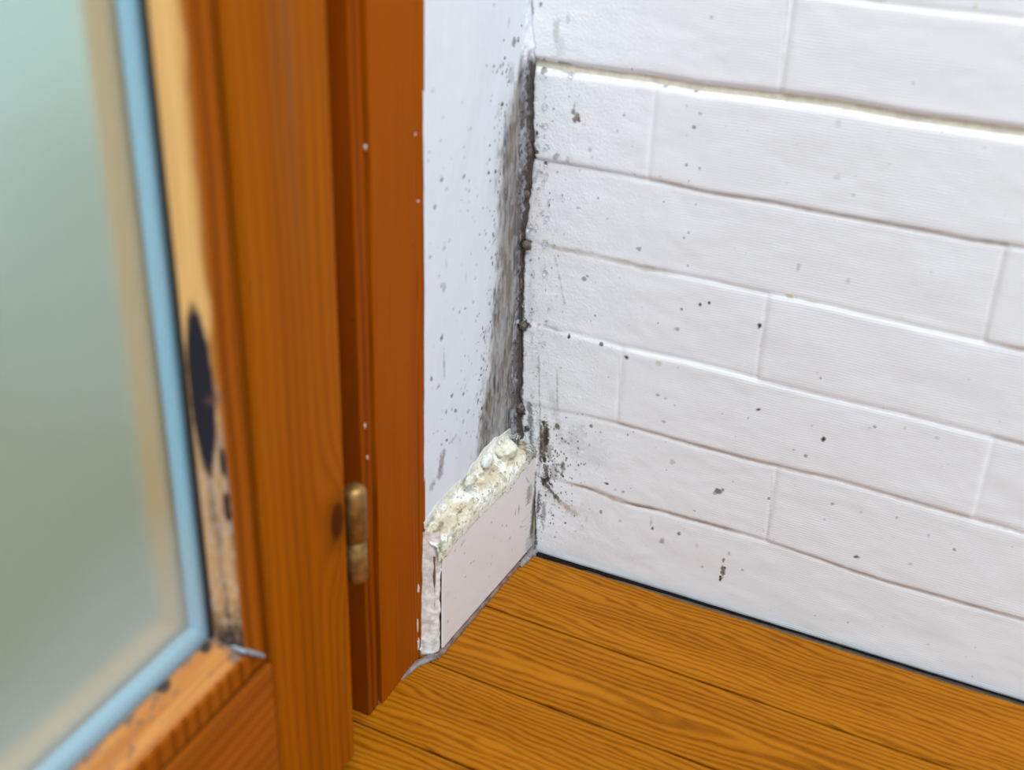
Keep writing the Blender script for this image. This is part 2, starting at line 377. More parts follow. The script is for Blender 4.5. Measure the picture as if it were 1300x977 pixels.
WR.streak((676, 70), (676, 200), 4, .85, (.11, .09, .075), .7, .7)
WR.streak((668, 200), (664, 310), 4, .85, (.10, .085, .075), .7, .7)
WR.streak((664, 310), (662, 530), 4, .85, (.10, .085, .08), .7, .7)
WR.streak((676, 215), (672, 420), 8, .12, GREY, .9, .9)
for (x, y, r) in [(676, 195, 8), (671, 240, 5), (670, 247, 4), (668, 311, 8), (667, 413, 7), (662, 520, 8), (668, 545, 6)]: WR.spot(x, y, r, r, .95, (.075, .06, .05), .5, .6)
WR.streak((1000, 0), (990, 118), 3.0, .28, (.52, .47, .38), 1.0, .7)
WR.streak((966, 430), (963, 478), 1.6, .18, (.42, .36, .32), 1.0, .7)
WR.streak((980, 605), (975, 680), 2.2, .28, (.44, .36, .30), 1.0, .7)
WR.streak((786, 450), (786, 530), 1.6, .22, (.42, .36, .32), 1.0, .7)
for i in range(230):                                  # fine peppering, thickest beside the corner
    x = 672 + rnd.expovariate(1 / 28); y = rnd.choice([rnd.uniform(520, 690), rnd.uniform(520, 690), rnd.uniform(60, 520)])
    WR.spot(x, y, rnd.uniform(.8, 1.7), rnd.uniform(.8, 1.7), rnd.uniform(.3, .8), rnd.choice([GREY, DARKM, OLIVE]), .6, .5)
for i in range(150):
    WR.spot(rnd.gauss(700, 14), rnd.gauss(600, 24), rnd.uniform(.9, 2.0), rnd.uniform(.9, 2.2), rnd.uniform(.4, .9), rnd.choice([GREY, DARKM, DARKM]), .6, .6)
for i in range(120):
    WR.spot(rnd.uniform(700, 1300), rnd.uniform(10, 860), rnd.uniform(.7, 1.5), rnd.uniform(.7, 1.4), rnd.uniform(.12, .45), GREY, .7, .6)

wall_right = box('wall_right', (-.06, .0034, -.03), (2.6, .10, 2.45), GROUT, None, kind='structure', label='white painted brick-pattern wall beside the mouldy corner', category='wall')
JOINT_PX = [[(694, 83.7), (746, 91.5), (827, 102), (885, 112.4), (987, 124), (1057, 133), (1159, 151), (1300, 170)],
            [(717, 209), (778, 220), (838, 231), (895, 244), (980, 257), (1060, 273), (1140, 287), (1233, 305), (1300, 314)],
            [(694, 313), (758, 326), (820, 341), (886, 354), (953, 369), (1052, 389), (1129, 408), (1220, 429), (1300, 445)],
            [(686, 413), (721, 423), (793, 442), (881, 461), (961, 482), (1068, 508), (1140, 524), (1220, 545), (1300, 565)],
            [(700, 520), (748, 529), (793, 540), (857, 558), (926, 577), (987, 592), (1060, 608), (1140, 632), (1220, 654), (1300, 677)],
            [(716, 613), (742, 619), (788, 638), (819, 644), (913, 670), (995, 695), (1114, 736), (1300, 788)]]
_jw = [[on(1, -.0002, p) for p in row] for row in JOINT_PX][::-1]       # lowest joint first
GZ = [-.004] + [float(np.mean([w[2] for w in row])) for row in _jw] + [.4595, .526, .592, .658, .724, .790]
def joint_z(k, x):                                    # height of joint k along the wall
    x = np.asarray(x, float)
    if 1 <= k <= 6:
        z = np.interp(x, [w[0] for w in _jw[k - 1]], [w[2] for w in _jw[k - 1]])
        f = sstep(.36, .46, x); z = z * (1 - f) + GZ[k] * f
        return z + (vnoise(x * 80, x * 0 + k * 3.1, 4) - .5) * .0006
    return GZ[k] + (vnoise(x * 45, x * 0 + k * 3.1, 4) - .5) * (.0010 if k else 0)
#        stained runs of joint: joint, from x, to x, half width, strength, colour
TINT = [(6, -.01, .40, .0022, .45, (.50, .43, .30)), (6, -.01, .03, .0026, .5, (.22, .17, .10)), (5, .06, .40, .0013, .35, (.36, .29, .24)), (4, -.01, .10, .0018, .35, (.40, .34, .24)), (4, .30, .40, .0014, .35, (.40, .32, .27)),
        (3, -.01, .025, .0013, .5, (.28, .24, .16)), (3, .165, .36, .0012, .22, (.42, .34, .28)), (2, .05, .40, .0013, .36, (.38, .28, .22)), (1, .02, .17, .0015, .55, (.38, .28, .19)), (1, .19, .36, .0013, .30, (.42, .31, .23))]
#        joints along the course and height of each brick above the joint bed (metres)
COURSES = [([.62], [.0023, .0030]), ([.1845, .47], [.0029, .0034, .003]), ([.0630, .3170, .56], [.0035, .0038, .0027, .003]), ([.1612, .42], [.0026, .0034, .003]),
           ([.2985, .55], [.0026, .0037, .003]), ([.0707, .36, .62], [.0034, .0036, .0035, .004]), ([.1510, .41], [.0030, .0035, .003]), ([.06, .32, .58], [.0034, .0028, .003, .003]),
           ([.18, .46], [.003, .0034, .003]), ([.06, .30, .56], [.0034, .003, .003, .003]), ([.16, .45], [.003, .0034, .003]), ([.28, .55], [.003, .0034, .003])]
def course_h(k, x):                                   # height of course k, easing from brick to brick, with shallow upright joints
    k = min(max(k, 0), len(COURSES) - 1); js, hs = COURSES[k]; h = np.full(np.shape(x), hs[0])
    for q, jx in enumerate(js):
        h = h + (hs[q + 1] - hs[q]) * sstep(-.0020, .0020, x - jx)
        h = h - (.00050 if k != 6 else .0009) * np.exp(-((x - jx) / .0020) ** 2)
    return h
for ci, (js, hs) in enumerate(COURSES):
    edges = [None] + js + [.86]
    for bi in range(len(hs)):
        xa, xb = edges[bi], edges[bi + 1]
        vis = ci <= 7 and (xa or 0) < .40
        res = .0006 if (vis and bi == 0) else (.0008 if vis else .004)
        gx = 0.0; gz = 0.0                             # neighbours meet in the middle of a soft joint
        open_lo = .0020 if ci == 6 else gz; open_hi = .0018 if ci == 5 else gz      # open seam between two sheets
        zm0, zm1 = GZ[ci], GZ[ci + 1]
        nx = max(12, int(((xb - (xa if xa is not None else -.018))) / res)); nz_ = max(8, int((zm1 - zm0) / res))
        SX, SZ = np.meshgrid(np.linspace(0, 1, nx), np.linspace(0, 1, nz_), indexing='ij')
        X0 = (-.018 if xa is None else xa + gx) + SX * (xb - gx - (-.018 if xa is None else xa + gx))
        zlo = joint_z(ci, X0) + open_lo; zhi = joint_z(ci + 1, X0) - open_hi
        Zc = zlo + SZ * (zhi - zlo); Zw = Zc
        xl = corner_x(Zc) if xa is None else xa + gx
        Xc = xl + SX * (xb - gx - xl)
        dz1 = (Zc - zlo); dz2 = (zhi - Zc); dxl = (Xc - xl); dxr = (xb - gx - Xc)
        def prof(d, rr): t = np.clip(d / rr, 0, 1); return 1 - (1 - t) ** 2
        keep = np.ones_like(Xc)
        if ci not in (5, 6): keep = keep - .6 * sstep(.085, .02, Xc)      # paint has filled the joints near the corner
        ws = .0026
        h = course_h(ci, Xc); h0 = h
        h = h + (course_h(ci - 1, Xc) - h0) * (1 - sstep(-ws, ws, dz1)) * (ci != 6 and ci > 0) + (course_h(ci + 1, Xc) - h0) * (1 - sstep(-ws, ws, dz2)) * (ci != 5)
        g_lo = (.0020 if ci == 6 else .0007 if ci else .0008) * np.exp(-(dz1 / (.0022 if ci != 6 else .0026)) ** 2)
        g_hi = (.0018 if ci == 5 else .0007) * np.exp(-(dz2 / (.0022 if ci != 5 else .0026)) ** 2)
        h = h - (g_lo + g_hi) * keep
        if xa is None: h = h - hs[bi] * .8 * (1 - prof(dxl + .0002, .0030))
        e = np.clip(np.minimum(dz1, dz2) / .008, 0, 1)
        h = h + (fbm(Xc * 26, Zc * 40, ci, 3) - .5) * .0012 * e + (fbm(Xc * 90, Zc * 90, 9, 2) - .5) * .0003 * sstep(.25, .05, Xc)
        bed = .0034
        # above the skirting the panel edge stands a little off the wall
        Yc = bed - h - .0001
        # curled bottom edge and the dented lower corner by the floor
        P = np.stack([Xc, Yc, Zw], -1)
        # sides: drop the border ring back into the bed
        if xa is None: P[0, :, 1] = bed + .002
        if ci in (0, 6): P[:, 0, 1] = bed + .002
        if ci == 5 or ci == len(COURSES) - 1: P[:, -1, 1] = bed + .002
        if bi == len(hs) - 1: P[-1, :, 1] = bed + .002
        col = np.zeros((*Xc.shape, 4)); col[..., :3] = .5
        if vis:
            cf = col.reshape(-1, 4)
            for (k, x0, x1, hw, st, tc) in TINT:
                if k not in (ci, ci + 1): continue
                dj = np.abs(Zw - joint_z(k, Xc)) / hw + (fbm(Xc * 200, Zw * 200, 3 + k, 3) - .5) * 1.2
                over(cf, np.arange(len(cf)), (min(.85, st * 1.7) * sstep(1.7, .2, dj) * sstep(x0, x0 + .02, Xc) * sstep(x1, x1 - .02, Xc) * (.5 + .7 * fbm(Xc * 40, Xc * 0 + k, 5, 2))).ravel(), tc)
            col = WR.paint(Xc, Zw, col)
        grid_obj('brick', P, PAINT_BRICK, wall_right, col)

# water drops beaded on the panel beside the corner
bm = bmesh.new()
drops = [(693, 160, 3.2), (688, 158, 2.4), (683, 187, 3.6), (694, 186, 3.2), (692, 135, 3.6), (725, 95, 3.2), (693, 207, 2.6), (676, 212, 2.4), (684, 217, 2.0), (694, 222, 2.6), (679, 227, 2), (690, 231, 2.2), (684, 240, 2.2), (695, 277, 3.0), (681, 287, 2.6),
         (671, 291, 3.6), (668, 297, 3.2), (692, 308, 3.8), (692, 346, 3.2), (664, 387, 2.6), (690, 437, 3.2), (666, 448, 3.2), (684, 557, 2.6), (692, 591, 2.6), (692, 604, 3.0), (697, 555, 2.2), (685, 635, 2.8), (687, 640, 2.2), (720, 648, 2.2), (745, 658, 2.0), (722, 643, 1.8), (739, 668, 2.0)]
for i in range(170):
    drops.append((672 + rnd.expovariate(1 / 14) + 1, rnd.choice([rnd.uniform(90, 330), rnd.uniform(330, 520), rnd.uniform(525, 660)]), rnd.uniform(.9, 1.9)))
for (px, py, r) in drops:
    w = on(1, -.0002, (px, py)); rr = r * .00056
    if w[0] < float(corner_x(w[2])) + .0025: continue
    m = Matrix.Translation((w[0], -.0003, w[2])) @ Matrix.Diagonal((rr, rr * .75, rr * 1.12, 1))
    bmesh.ops.create_icosphere(bm, subdivisions=2, radius=1.0, matrix=m)
wm = Mat('water', .02); wm.color((1, 1, 1)); wm.b.inputs['Transmission Weight'].default_value = 1.0; wm.b.inputs['IOR'].default_value = 1.33
bm_obj('water_drops', bm, wm.m, None, True, kind='stuff', label='tiny clear water drops beaded on white brick panel beside mouldy corner', category='water drops')

# mould-black filler strip, painting in the dark of the unlit crack below the panel
pts = []
xs = np.linspace(-.002, .75, 300); w = np.interp(xs, [0, .03, .08, .14, .25, .4, .75], [.0056, .0052, .0036, .0022, .0014, .0010, .0010]) * (.8 + .5 * vnoise(xs * 120, xs * 0, 3))
ang = np.linspace(0, math.pi, 7)
P = np.stack([np.stack([xs, -.0008 - w * .9 * (1 - math.cos(a)) * .5, -.0006 + .0017 * math.sin(a) + 0 * xs], -1) for a in ang], 1)
grid_obj('gap_shade', P, BLACK_GAP, wall_right, None, True)

# ================================================================ LEFT-HAND WALL
XW = -.020
WL = Stains(0, XW, .0012, .00062, 1)
wall_left = empty('wall_left', (XW, 0, 0), kind='structure', label='white plastered strip of wall between brick panel and pine frame', category='wall')
ys = np.concatenate([np.linspace(.004, -.07, 150), np.linspace(-.07, -.146, 130)[1:]]); zs = np.concatenate([[-.02], np.linspace(.07, .50, 720), np.linspace(.50, 2.45, 40)[1:]])
Yg, Zg = np.meshgrid(ys, zs, indexing='ij')
Xg = XW + (fbm(Yg * 22, Zg * 9, 3, 3) - .5) * .0022 + (fbm(Yg * 120, Zg * 60, 6, 3) - .5) * .0005
col = np.zeros((*Yg.shape, 4)); col[..., :3] = .5
# the mould band follows the corner, wider towards the skirting
d = -Yg
wid = np.interp(Zg, [.11, .13, .177, .225, .285, .34, .375, .395, .42], [.066, .062, .050, .044, .042, .036, .026, .014, .004])
rag = (fbm(Yg * 60, Zg * 14, 8, 4) - .5)
rag2 = (fbm(Yg * 420, Zg * 160, 9, 4) - .5)
band = sstep(1.22, .80, d / wid + rag * .7 + rag2 * .5) * sstep(.415, .385, Zg + rag * .03)
tone = fbm(Yg * 90, Zg * 22, 12, 4)
streak = fbm(Yg * 260, Zg * 30, 13, 4)
c = np.zeros((*Yg.shape, 3))
brn = np.array([.190, .155, .118]); drk = np.array([.050, .040, .034]); gry = np.array([.26, .245, .225])
t1 = sstep(.40, .62, tone)[..., None]; c = brn * (1 - t1) + gry * t1
t2 = np.clip(sstep(.48, .64, streak) * .8 + sstep(.21, .13, Zg) * sstep(.40, .60, streak) * .5, 0, .92)[..., None]; c = c * (1 - t2) + drk * t2
near = sstep(.026, .004, d)[..., None]; c = c * (1 - near * .35) + np.array([.12, .11, .11]) * near * .35
cf = col.reshape(-1, 4); sel = np.arange(len(cf))
haze = sstep(1.9, .5, d / wid + rag * 1.2) * .32 * sstep(.42, .37, Zg)
over(cf, sel, haze.ravel(), np.broadcast_to(np.array([.40, .36, .31]), c.shape).reshape(-1, 3))
over(cf, sel, (band * (.72 + .28 * sstep(.35, .6, fbm(Yg * 300, Zg * 120, 15, 3)))).ravel(), c.reshape(-1, 3))
col = cf.reshape(*Yg.shape, 4)
for (x, y, rx, ry, a, cc) in [
    (560, 586, 3, 14, .55, BROWN), (563, 575, 2.4, 6, .5, GREY), (558, 600, 3.5, 9, .55, BROWN), (549, 616, 3, 7, .4, GREY), (567, 558, 1.6, 2.5, .9, DARKM), (575, 557, 4, 4, .3, GREY), (565, 636, 2.2, 4, .95, DARKM),
    (560, 428, 1.8, 3, .9, GREY), (563, 455, 1.0, 14, .35, OLIVE), (564, 470, 1, 10, .3, OLIVE), (547, 480, 1.6, 3, .85, DARKM), (556, 490, 1.6, 2, .6, GREY), (573, 502, 1.6, 2.5, .7, DARKM), (588, 500, 1.2, 2, .85, DARKM), (578, 521, 1.6, 3, .75, GREY), (566, 523, 1.2, 3, .6, GREY), (595, 522, 2.6, 3, .5, GREY), (588, 535, 1.8, 3, .35, GREY), (612, 518, 1.2, 2.4, .9, DARKM), (611, 496, 1.2, 3, .5, GREY), (611, 476, 1, 1.8, .85, DARKM),
    (552, 263, 1.8, 2.4, .7, GREY), (561, 228, 2, 2.4, .7, GREY), (589, 225, 1.8, 2.6, .75, GREY), (567, 240, 2, 2, .3, GREY), (596, 242, 1.4, 2, .35, GREY), (620, 220, 1.5, 2.2, .8, DARKM), (629, 218, 1.4, 2, .8, DARKM), (622, 229, 1.2, 2, .6, DARKM), (545, 326, 1.6, 2, .75, GREY), (563, 315, 2.2, 3, .35, BROWN), (571, 305, 1.6, 2, .35, GREY), (625, 334, 1, 3, .9, DARKM), (617, 297, 1.2, 2, .5, GREY), (631, 322, 1, 1.6, .9, DARKM), (583, 396, 1.2, 2, .6, GREY), (563, 365, 2, 5, .4, GREY), (560, 362, 2, 3, .4, BROWN), (592, 350, .8, 10, .25, GREY), (566, 335, 1, 10, .25, GREY),
    (622, 185, 1.2, 1.8, .9, DARKM), (597, 163, 1.5, 2, .3, GREY), (639, 133, 1.6, 2.4, .9, DARKM), (634, 143, 2.5, 6, .3, TAN), (628, 84, 1.1, 1.8, .9, DARKM), (642, 74, 1.1, 1.6, .9, DARKM), (641, 51, .8, 1.6, .9, DARKM), (659, 51, 1.3, 3, .95, DARKM), (654, 54, 3, 5, .7, GREY), (648, 28, 1.4, 6, .25, GREY), (663, 33, .9, 2, .7, DARKM), (628, 6, 1.4, 1.6, .5, GREY), (640, 82, 1.2, 2.6, .7, GREY), (637, 84, 1.2, 2, .6, GREY), (650, 95, 4, 12, .3, GREY), (551, 115, 2.5, 3, .2, GREY)]:
    WL.spot(x, y, rx, ry, a, cc)
for i in range(120):                                  # pinprick dots at the ragged edge of the mould
    y = rnd.uniform(80, 550); xe = np.interp(y, [80, 200, 300, 400, 480, 550], [650, 637, 630, 625, 618, 606])
    WL.spot(xe - rnd.expovariate(1 / 8), y, rnd.uniform(.5, 1.1), rnd.uniform(1, 2.4), rnd.uniform(.4, .95), rnd.choice([DARKM, GREY, GREY]), .6, .6)
for i in range(95):
    y = rnd.triangular(120, 640, 560); WL.spot(rnd.uniform(543, 625), y, rnd.uniform(.5, 1.2), rnd.uniform(.9, 2.2), rnd.uniform(.15, .7), rnd.choice([GREY, GREY, DARKM, BROWN]), .6, .6)
col = WL.paint(Yg, Zg, col)
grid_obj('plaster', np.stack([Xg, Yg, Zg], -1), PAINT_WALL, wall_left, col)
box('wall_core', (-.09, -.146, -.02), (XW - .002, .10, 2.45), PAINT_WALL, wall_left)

# mouldy sealant bead filling the corner between plaster and panel
zz = np.linspace(.095, .47, 620); tt = np.linspace(0, 1, 26)
Zs, Ts = np.meshgrid(zz, tt, indexing='ij')
cx = corner_x(Zs)
yw = -.0125 - .004 * fbm(Zs * 40, Zs * 0, 21, 3)     # how far it smears along the plaster
ax = XW - .0009; bx_ = cx + .0010
X_ = ax + (bx_ - ax) * Ts ** 1.9
Y_ = yw * (1 - Ts) ** 1.0 - .0006 * Ts + (Ts > .97) * .003
lump = (fbm(Zs * 130, Ts * 5, 23, 4) - .45) * .0032 * np.sin(np.pi * np.clip(Ts, 0, 1)) + .0004 * np.sin(np.pi * Ts)
X_ = X_ + lump * .6; Y_ = Y_ - lump * .9
colb = np.ones((*Zs.shape, 4)) * .5; colb[..., 3] = 1
f1 = fbm(Zs * 90, Ts * 3.5, 25, 4); f2 = fbm(Zs * 420, Ts * 12, 26, 4)
cb = np.array([.30, .305, .325]) * (1 - sstep(.42, .60, f1)[..., None]) + np.array([.14, .125, .118]) * sstep(.42, .60, f1)[..., None]
edge = np.maximum(sstep(.55, .85, Ts + (f2 - .5) * .5), sstep(.25, .0, Ts + (f2 - .5) * .3) * .6)[..., None]
cb = cb * (1 - edge) + np.array([.062, .050, .043]) * edge
lf = sstep(.42, .12, Ts + (f1 - .5) * .5)[..., None]; cb = cb * (1 - lf) + np.array([.165, .140, .112]) * lf
sp = sstep(.60, .68, f2)[..., None]; cb = cb * (1 - sp * .8) + np.array([.05, .04, .035]) * sp * .8
up = sstep(.392, .405, Zs + (f1 - .5) * .02)[..., None]; cb = cb * (1 - up) + np.array([.74, .76, .80]) * up
colb[..., :3] = cb
grid_obj('corner_sealant', np.stack([X_, Y_, Zs], -1), MOULDY, wall_left, colb, True)
# swollen mouldy blisters and a crust of crystals along the bead
def blob(name, px, py, y, r, col_fn, parent, seed, mat=None, sq=(1, 1, 1), amp=.35, axis=1, **props):
    w = on(axis, y, (px, py)); nu, nv = 28, 16
    U, V = np.meshgrid(np.linspace(0, 2 * np.pi, nu, endpoint=False), np.linspace(0.02, np.pi - .02, nv), indexing='ij')
    dx, dy, dz = np.cos(U) * np.sin(V), np.sin(U) * np.sin(V), np.cos(V)
    n = (fbm(dx * 2 + 5, dy * 2 + dz * 3 + 9, seed, 4) - .5) * 2
    R_ = r * (1 + amp * n)
    P = np.stack([w[0] + R_ * dx * sq[0], w[1] + R_ * dy * sq[1], w[2] + R_ * dz * sq[2]], -1)
    cc = np.ones((nu, nv, 4)); cc[..., :3] = col_fn(fbm(dx * 5 + 3, dy * 5 + dz * 4, seed + 3, 3))
    return grid_obj(name, P, mat or MOULDY, parent, cc, True, True, **props)
def ramp(a, b, lo=.35, hi=.65): return lambda n: np.array(a) * (1 - sstep(lo, hi, n)[..., None]) + np.array(b) * sstep(lo, hi, n)[..., None]
dk = ramp((.05, .040, .034), (.17, .13, .10))
for i, (px, py, r, sq) in enumerate([(671, 190, .0030, (.8, .7, 1.8)), (668, 246, .0026, (1, .9, 1.1)), (668, 311, .0034, (1, .9, 1.05)), (664, 413, .0031, (1, .9, 1.1)), (660, 518, .0034, (1, .9, 1.3)), (668, 85, .0020, (.8, .7, 1.6)), (655, 243, .0036, (1, .6, 1.0)), (664, 275, .0018, (.9, .7, 2.0)), (669, 150, .0016, (.8, .7, 2.4)), (661, 360, .0015, (.8, .7, 3))]):
    blob('mould_blister', px, py, -.0025, r, dk, wall_left, 30 + i, sq=sq, amp=.25)
for i, (px, py, r) in enumerate([(651, 415, .0030), (655, 408, .0028), (653, 372, .0030), (655, 378, .0024), (651, 542, .0030)]):
    blob('crystal_crust', px, py, -.0035, r, ramp((.16, .15, .18), (.58, .58, .66), .4, .55), wall_left, 50 + i, CRUMB, amp=.5)

# ================================================================ SKIRTING BOARD
def skx(y): return -.0008 + .052 * y                  # face of the board, slightly out of square
HB = .0945
SK = Stains(0, -.004, .0012, .00062, 1)
for (x, y, rx, ry, a, cc) in [(672, 655, 3.5, 36, .62, OLIVE), (668, 625, 4, 16, .5, (.16, .15, .08)), (670, 672, 3, 10, .55, (.10, .09, .06)), (673, 640, 2, 50, .5, DARKM), (667, 690, 5, 14, .3, BROWN), (656, 645, 1.4, 7, .4, OLIVE), (652, 650, 1, 6, .4, OLIVE), (625, 663, 1, 2, .5, GREY), (637, 666, 1, 2, .5, GREY), (650, 590, 10, 6, .3, OLIVE), (645, 683, 2, 3, .25, OLIVE), (566, 797, 1.2, 2, .8, GREY), (556, 800, 1.2, 3, .5, BROWN), (595, 733, 1, 1.5, .6, GREY), (575, 755, 3, 5, .12, TAN), (592, 690, 3, 3, .2, GREY), (561, 745, 1.2, 4, .3, GREY), (583, 700, 1.4, 2, .4, OLIVE)]:
    SK.spot(x, y, rx, ry, a, cc)
for i in range(60): SK.spot(rnd.uniform(556, 675), rnd.uniform(600, 800), rnd.uniform(.5, 1.1), rnd.uniform(.8, 2.2), rnd.uniform(.1, .5), rnd.choice([GREY, BROWN, GREY]), .6, .6)
for i in range(14):
    y = rnd.uniform(600, 685); SK.streak((672 - rnd.uniform(0, 9), y), (669 - rnd.uniform(2, 12), y + rnd.uniform(4, 9)), .6, rnd.uniform(.3, .6), (.09, .085, .05), .7, .5)
baseboard = empty('baseboard_left', (-.01, -.07, 0), kind='structure', label='white skirting board with crumbling sealant along its top edge', category='skirting board')
ys = np.linspace(.0005, -.1405, 240); prof_s = np.concatenate([np.linspace(.0020, HB - .002, 150), [HB - .0006, HB, HB]])
Yk, Zk = np.meshgrid(ys, prof_s, indexing='ij')
Xk = skx(Yk) + (fbm(Yk * 30, Zk * 30, 4, 3) - .5) * .0008
Xk[:, -3] -= .0006; Xk[:, -2] -= .002; Xk[:, -1] = XW - .001
Xk[:, 0] -= .001
Xk[-1, :] -= .0012
colk = np.zeros((*Yk.shape, 4)); colk[..., :3] = .5
colk = SK.paint(Yk, Zk, colk)
grid_obj('board', np.stack([Xk, Yk, Zk], -1), PAINT_SKIRT, baseboard, colk)
box('board_core', (XW - .002, -.1400, .001), (-.0095, .0, HB - .003), PAINT_SKIRT, baseboard)
# crumbling sealant heaped along the top
nu, nv = 420, 46
ys = np.linspace(.001, -.1470, nu); tt = np.linspace(0, 1, nv)
Yf, Tf = np.meshgrid(ys, tt, indexing='ij')
lowz = HB - .0065 - .010 * (fbm(Yf * 38, Yf * 0, 61, 3) - .3) - .007 * (fbm(Yf * 190, Yf * 0, 67, 3) - .3) + .006 * sstep(-.035, 0, Yf) - .004 * sstep(-.125, -.148, Yf)
topz = .1205 + .010 * (fbm(Yf * 26, Yf * 0, 62, 3) - .5) * 2 - .006 * sstep(-.02, 0.0, Yf) - .004 * sstep(-.09, -.145, Yf)
Xa = skx(Yf) + .0001; Xb = XW + .0003
Xf = Xa + (Xb - Xa) * sstep(.18, 1.0, Tf); Zf = lowz + (topz - lowz) * Tf
env = np.sin(np.pi * np.clip(Tf, .0, 1)) ** 1.2
lumps = (fbm(Yf * 85, Tf * 4.2, 63, 4) - .42) * .0075 + (fbm(Yf * 420, Tf * 20, 64, 3) - .5) * .0022
lumps = lumps * env * (.35 + .65 * sstep(.1, .45, Tf))
lumps -= .0035 * sstep(.5, .62, fbm(Yf * 60, Tf * 3, 66, 3)) * sstep(.35, .6, Tf) * sstep(.95, .7, Tf)
Xf = Xf + lumps * .8; Zf = Zf + lumps * .55
Xf[:, 0] -= .0016; Xf[:, -1] -= .0016
g1 = fbm(Yf * 70, Tf * 3.5, 71, 4); g2 = fbm(Yf * 300, Tf * 13, 72, 4); g3 = fbm(Yf * 520, Tf * 24, 73, 3)
cw = np.array([.82, .80, .70]); cy = np.array([.74, .68, .47]); ct = np.array([.46, .33, .19]); cd = np.array([.060, .055, .035]); co = np.array([.21, .20, .11])
def lerp(a, b, t): t = t[..., None]; return a * (1 - t) + b * t
cc = lerp(np.broadcast_to(cw, (*Yf.shape, 3)), cy, sstep(.45, .62, g1) * .55)
tan_band = sstep(.30, .52, Tf) * sstep(.80, .58, Tf) * sstep(.38, .55, g1 + .1 * (g2 - .5))
cc = lerp(cc, ct, tan_band * .6)
cc = lerp(cc, co, sstep(.62, .70, g2) * .5)
cc = lerp(cc, cd, sstep(.72, .76, g3) * .85)
nearc = sstep(-.022, -.004, Yf + (g2 - .5) * .02); cc = lerp(cc, np.array([.14, .125, .10]), nearc * (.45 + .5 * sstep(.4, .6, g3)))
low_end = sstep(-.118, -.135, Yf + (g2 - .5) * .02) * sstep(.53, .60, g2); cc = lerp(cc, co, low_end * .7)
cw_top = sstep(.82, 1.0, Tf + (g2 - .5) * .5); cc = lerp(cc, np.array([.66, .64, .60]), cw_top * .8)
cols = np.ones((*Yf.shape, 4)); cols[..., :3] = cc
# ragged lower edge: bare paint shows between the crumbs
grid_obj('crumbling_sealant', np.stack([Xf, Yf, Zf], -1), CRUMB, baseboard, cols, label='cream crumbling sealant flecked with black mould')
for i, (px, py, r, sq, cfn) in enumerate([(643, 572, .0078, (.9, 1.3, .95), ramp((.80, .80, .70), (.70, .68, .48))), (655, 583, .0055, (.9, 1.0, 1.2), ramp((.60, .57, .42), (.12, .11, .08), .42, .56)), (662, 572, .0060, (.8, .9, 1.2), ramp((.10, .09, .08), (.36, .34, .26), .45, .6)), (665, 592, .0045, (.8, .8, 1.6), ramp((.08, .07, .055), (.40, .36, .26), .5, .65)), (655, 556, .0034, (1, 1, 1), ramp((.10, .10, .10), (.55, .55, .50), .45, .6)),
                                          (618, 585, .0052, (.7, 1.3, 1.1), ramp((.80, .80, .76), (.72, .70, .62))), (597, 610, .0045, (.7, 1.6, .9), ramp((.78, .77, .70), (.60, .56, .42)))]):
    blob('sealant_lump', px, py, -.012 if i < 5 else -.015, r, cfn, baseboard, 80 + i, CRUMB, sq, .42, axis=0)
# cracked filler between the board's end and the door frame
nz_ = 150
zc = np.linspace(.001, .106, nz_); tt = np.linspace(0, 1, 14)
Zc, Tc = np.meshgrid(zc, tt, indexing='ij')
def fillstrip(name, ya, yb_, x0, seed, mat):
    A = np.interp(zc, [0, .1], ya)[:, None] + (fbm(zc * 90, zc * 0, seed, 3)[:, None] - .5) * .0018; B = np.interp(zc, [0, .1], yb_)[:, None] + (fbm(zc * 70, zc * 0, seed + 1, 3)[:, None] - .5) * .0022
    Y = A + (B - A) * Tc; X = x0 + (XW - .0004 - x0) * Tc ** 1.5 + np.sin(np.pi * Tc) ** .5 * .0030 + (fbm(Zc * 160, Tc * 3, seed + 2, 3) - .5) * .0022
    return grid_obj(name, np.stack([X, Y, Zc], -1), mat, baseboard, None, True)
fillstrip('filler', (-.1403, -.1399), (-.1515, -.1475), -.0112, 91, CAULK)
box('filler_crack', (-.018, -.1455, .001), (-.0118, -.1395, .086), plain('brown_crack', (.20, .13, .08), .8, 0.0, .1), baseboard)
# caulk line along the foot of the skirting
def bead(name, path, r0, mat, parent, seed, flat=.8):
    path = np.array(path); n = 160
    s = np.linspace(0, len(path) - 1, n); C_ = np.stack([np.interp(s, range(len(path)), path[:, k]) for k in range(3)], -1)
    R0 = np.interp(s, range(len(r0)), r0) * (.75 + .5 * vnoise(s * 31 / len(path), s * 0, seed)); T = np.gradient(C_, axis=0); T /= np.linalg.norm(T, axis=1)[:, None]
    side = np.cross(T, [0, 0, 1.0]); a = np.linspace(0, 2 * np.pi, 12, endpoint=False)
    P = C_[None] + R0[None, :, None] * (np.cos(a)[:, None, None] * side[None] + flat * np.sin(a)[:, None, None] * np.array([0, 0, 1.0]))
    return grid_obj(name, P, mat, parent, None, False, True)
bead('floor_caulk', [(skx(y) + .0004, y, .0004) for y in np.linspace(-.022, -.150, 8)], [.0024, .0018, .0019, .0018, .0021, .0021, .0023, .0025], SEAL_BROWN, baseboard, 3)
bead('corner_caulk', [(.0018, -.003, .0004), (.0010, -.012, .0004), (.0004, -.026, .0003)], [.0042, .0034, .0022], SEAL_GREY, baseboard, 5, .6)

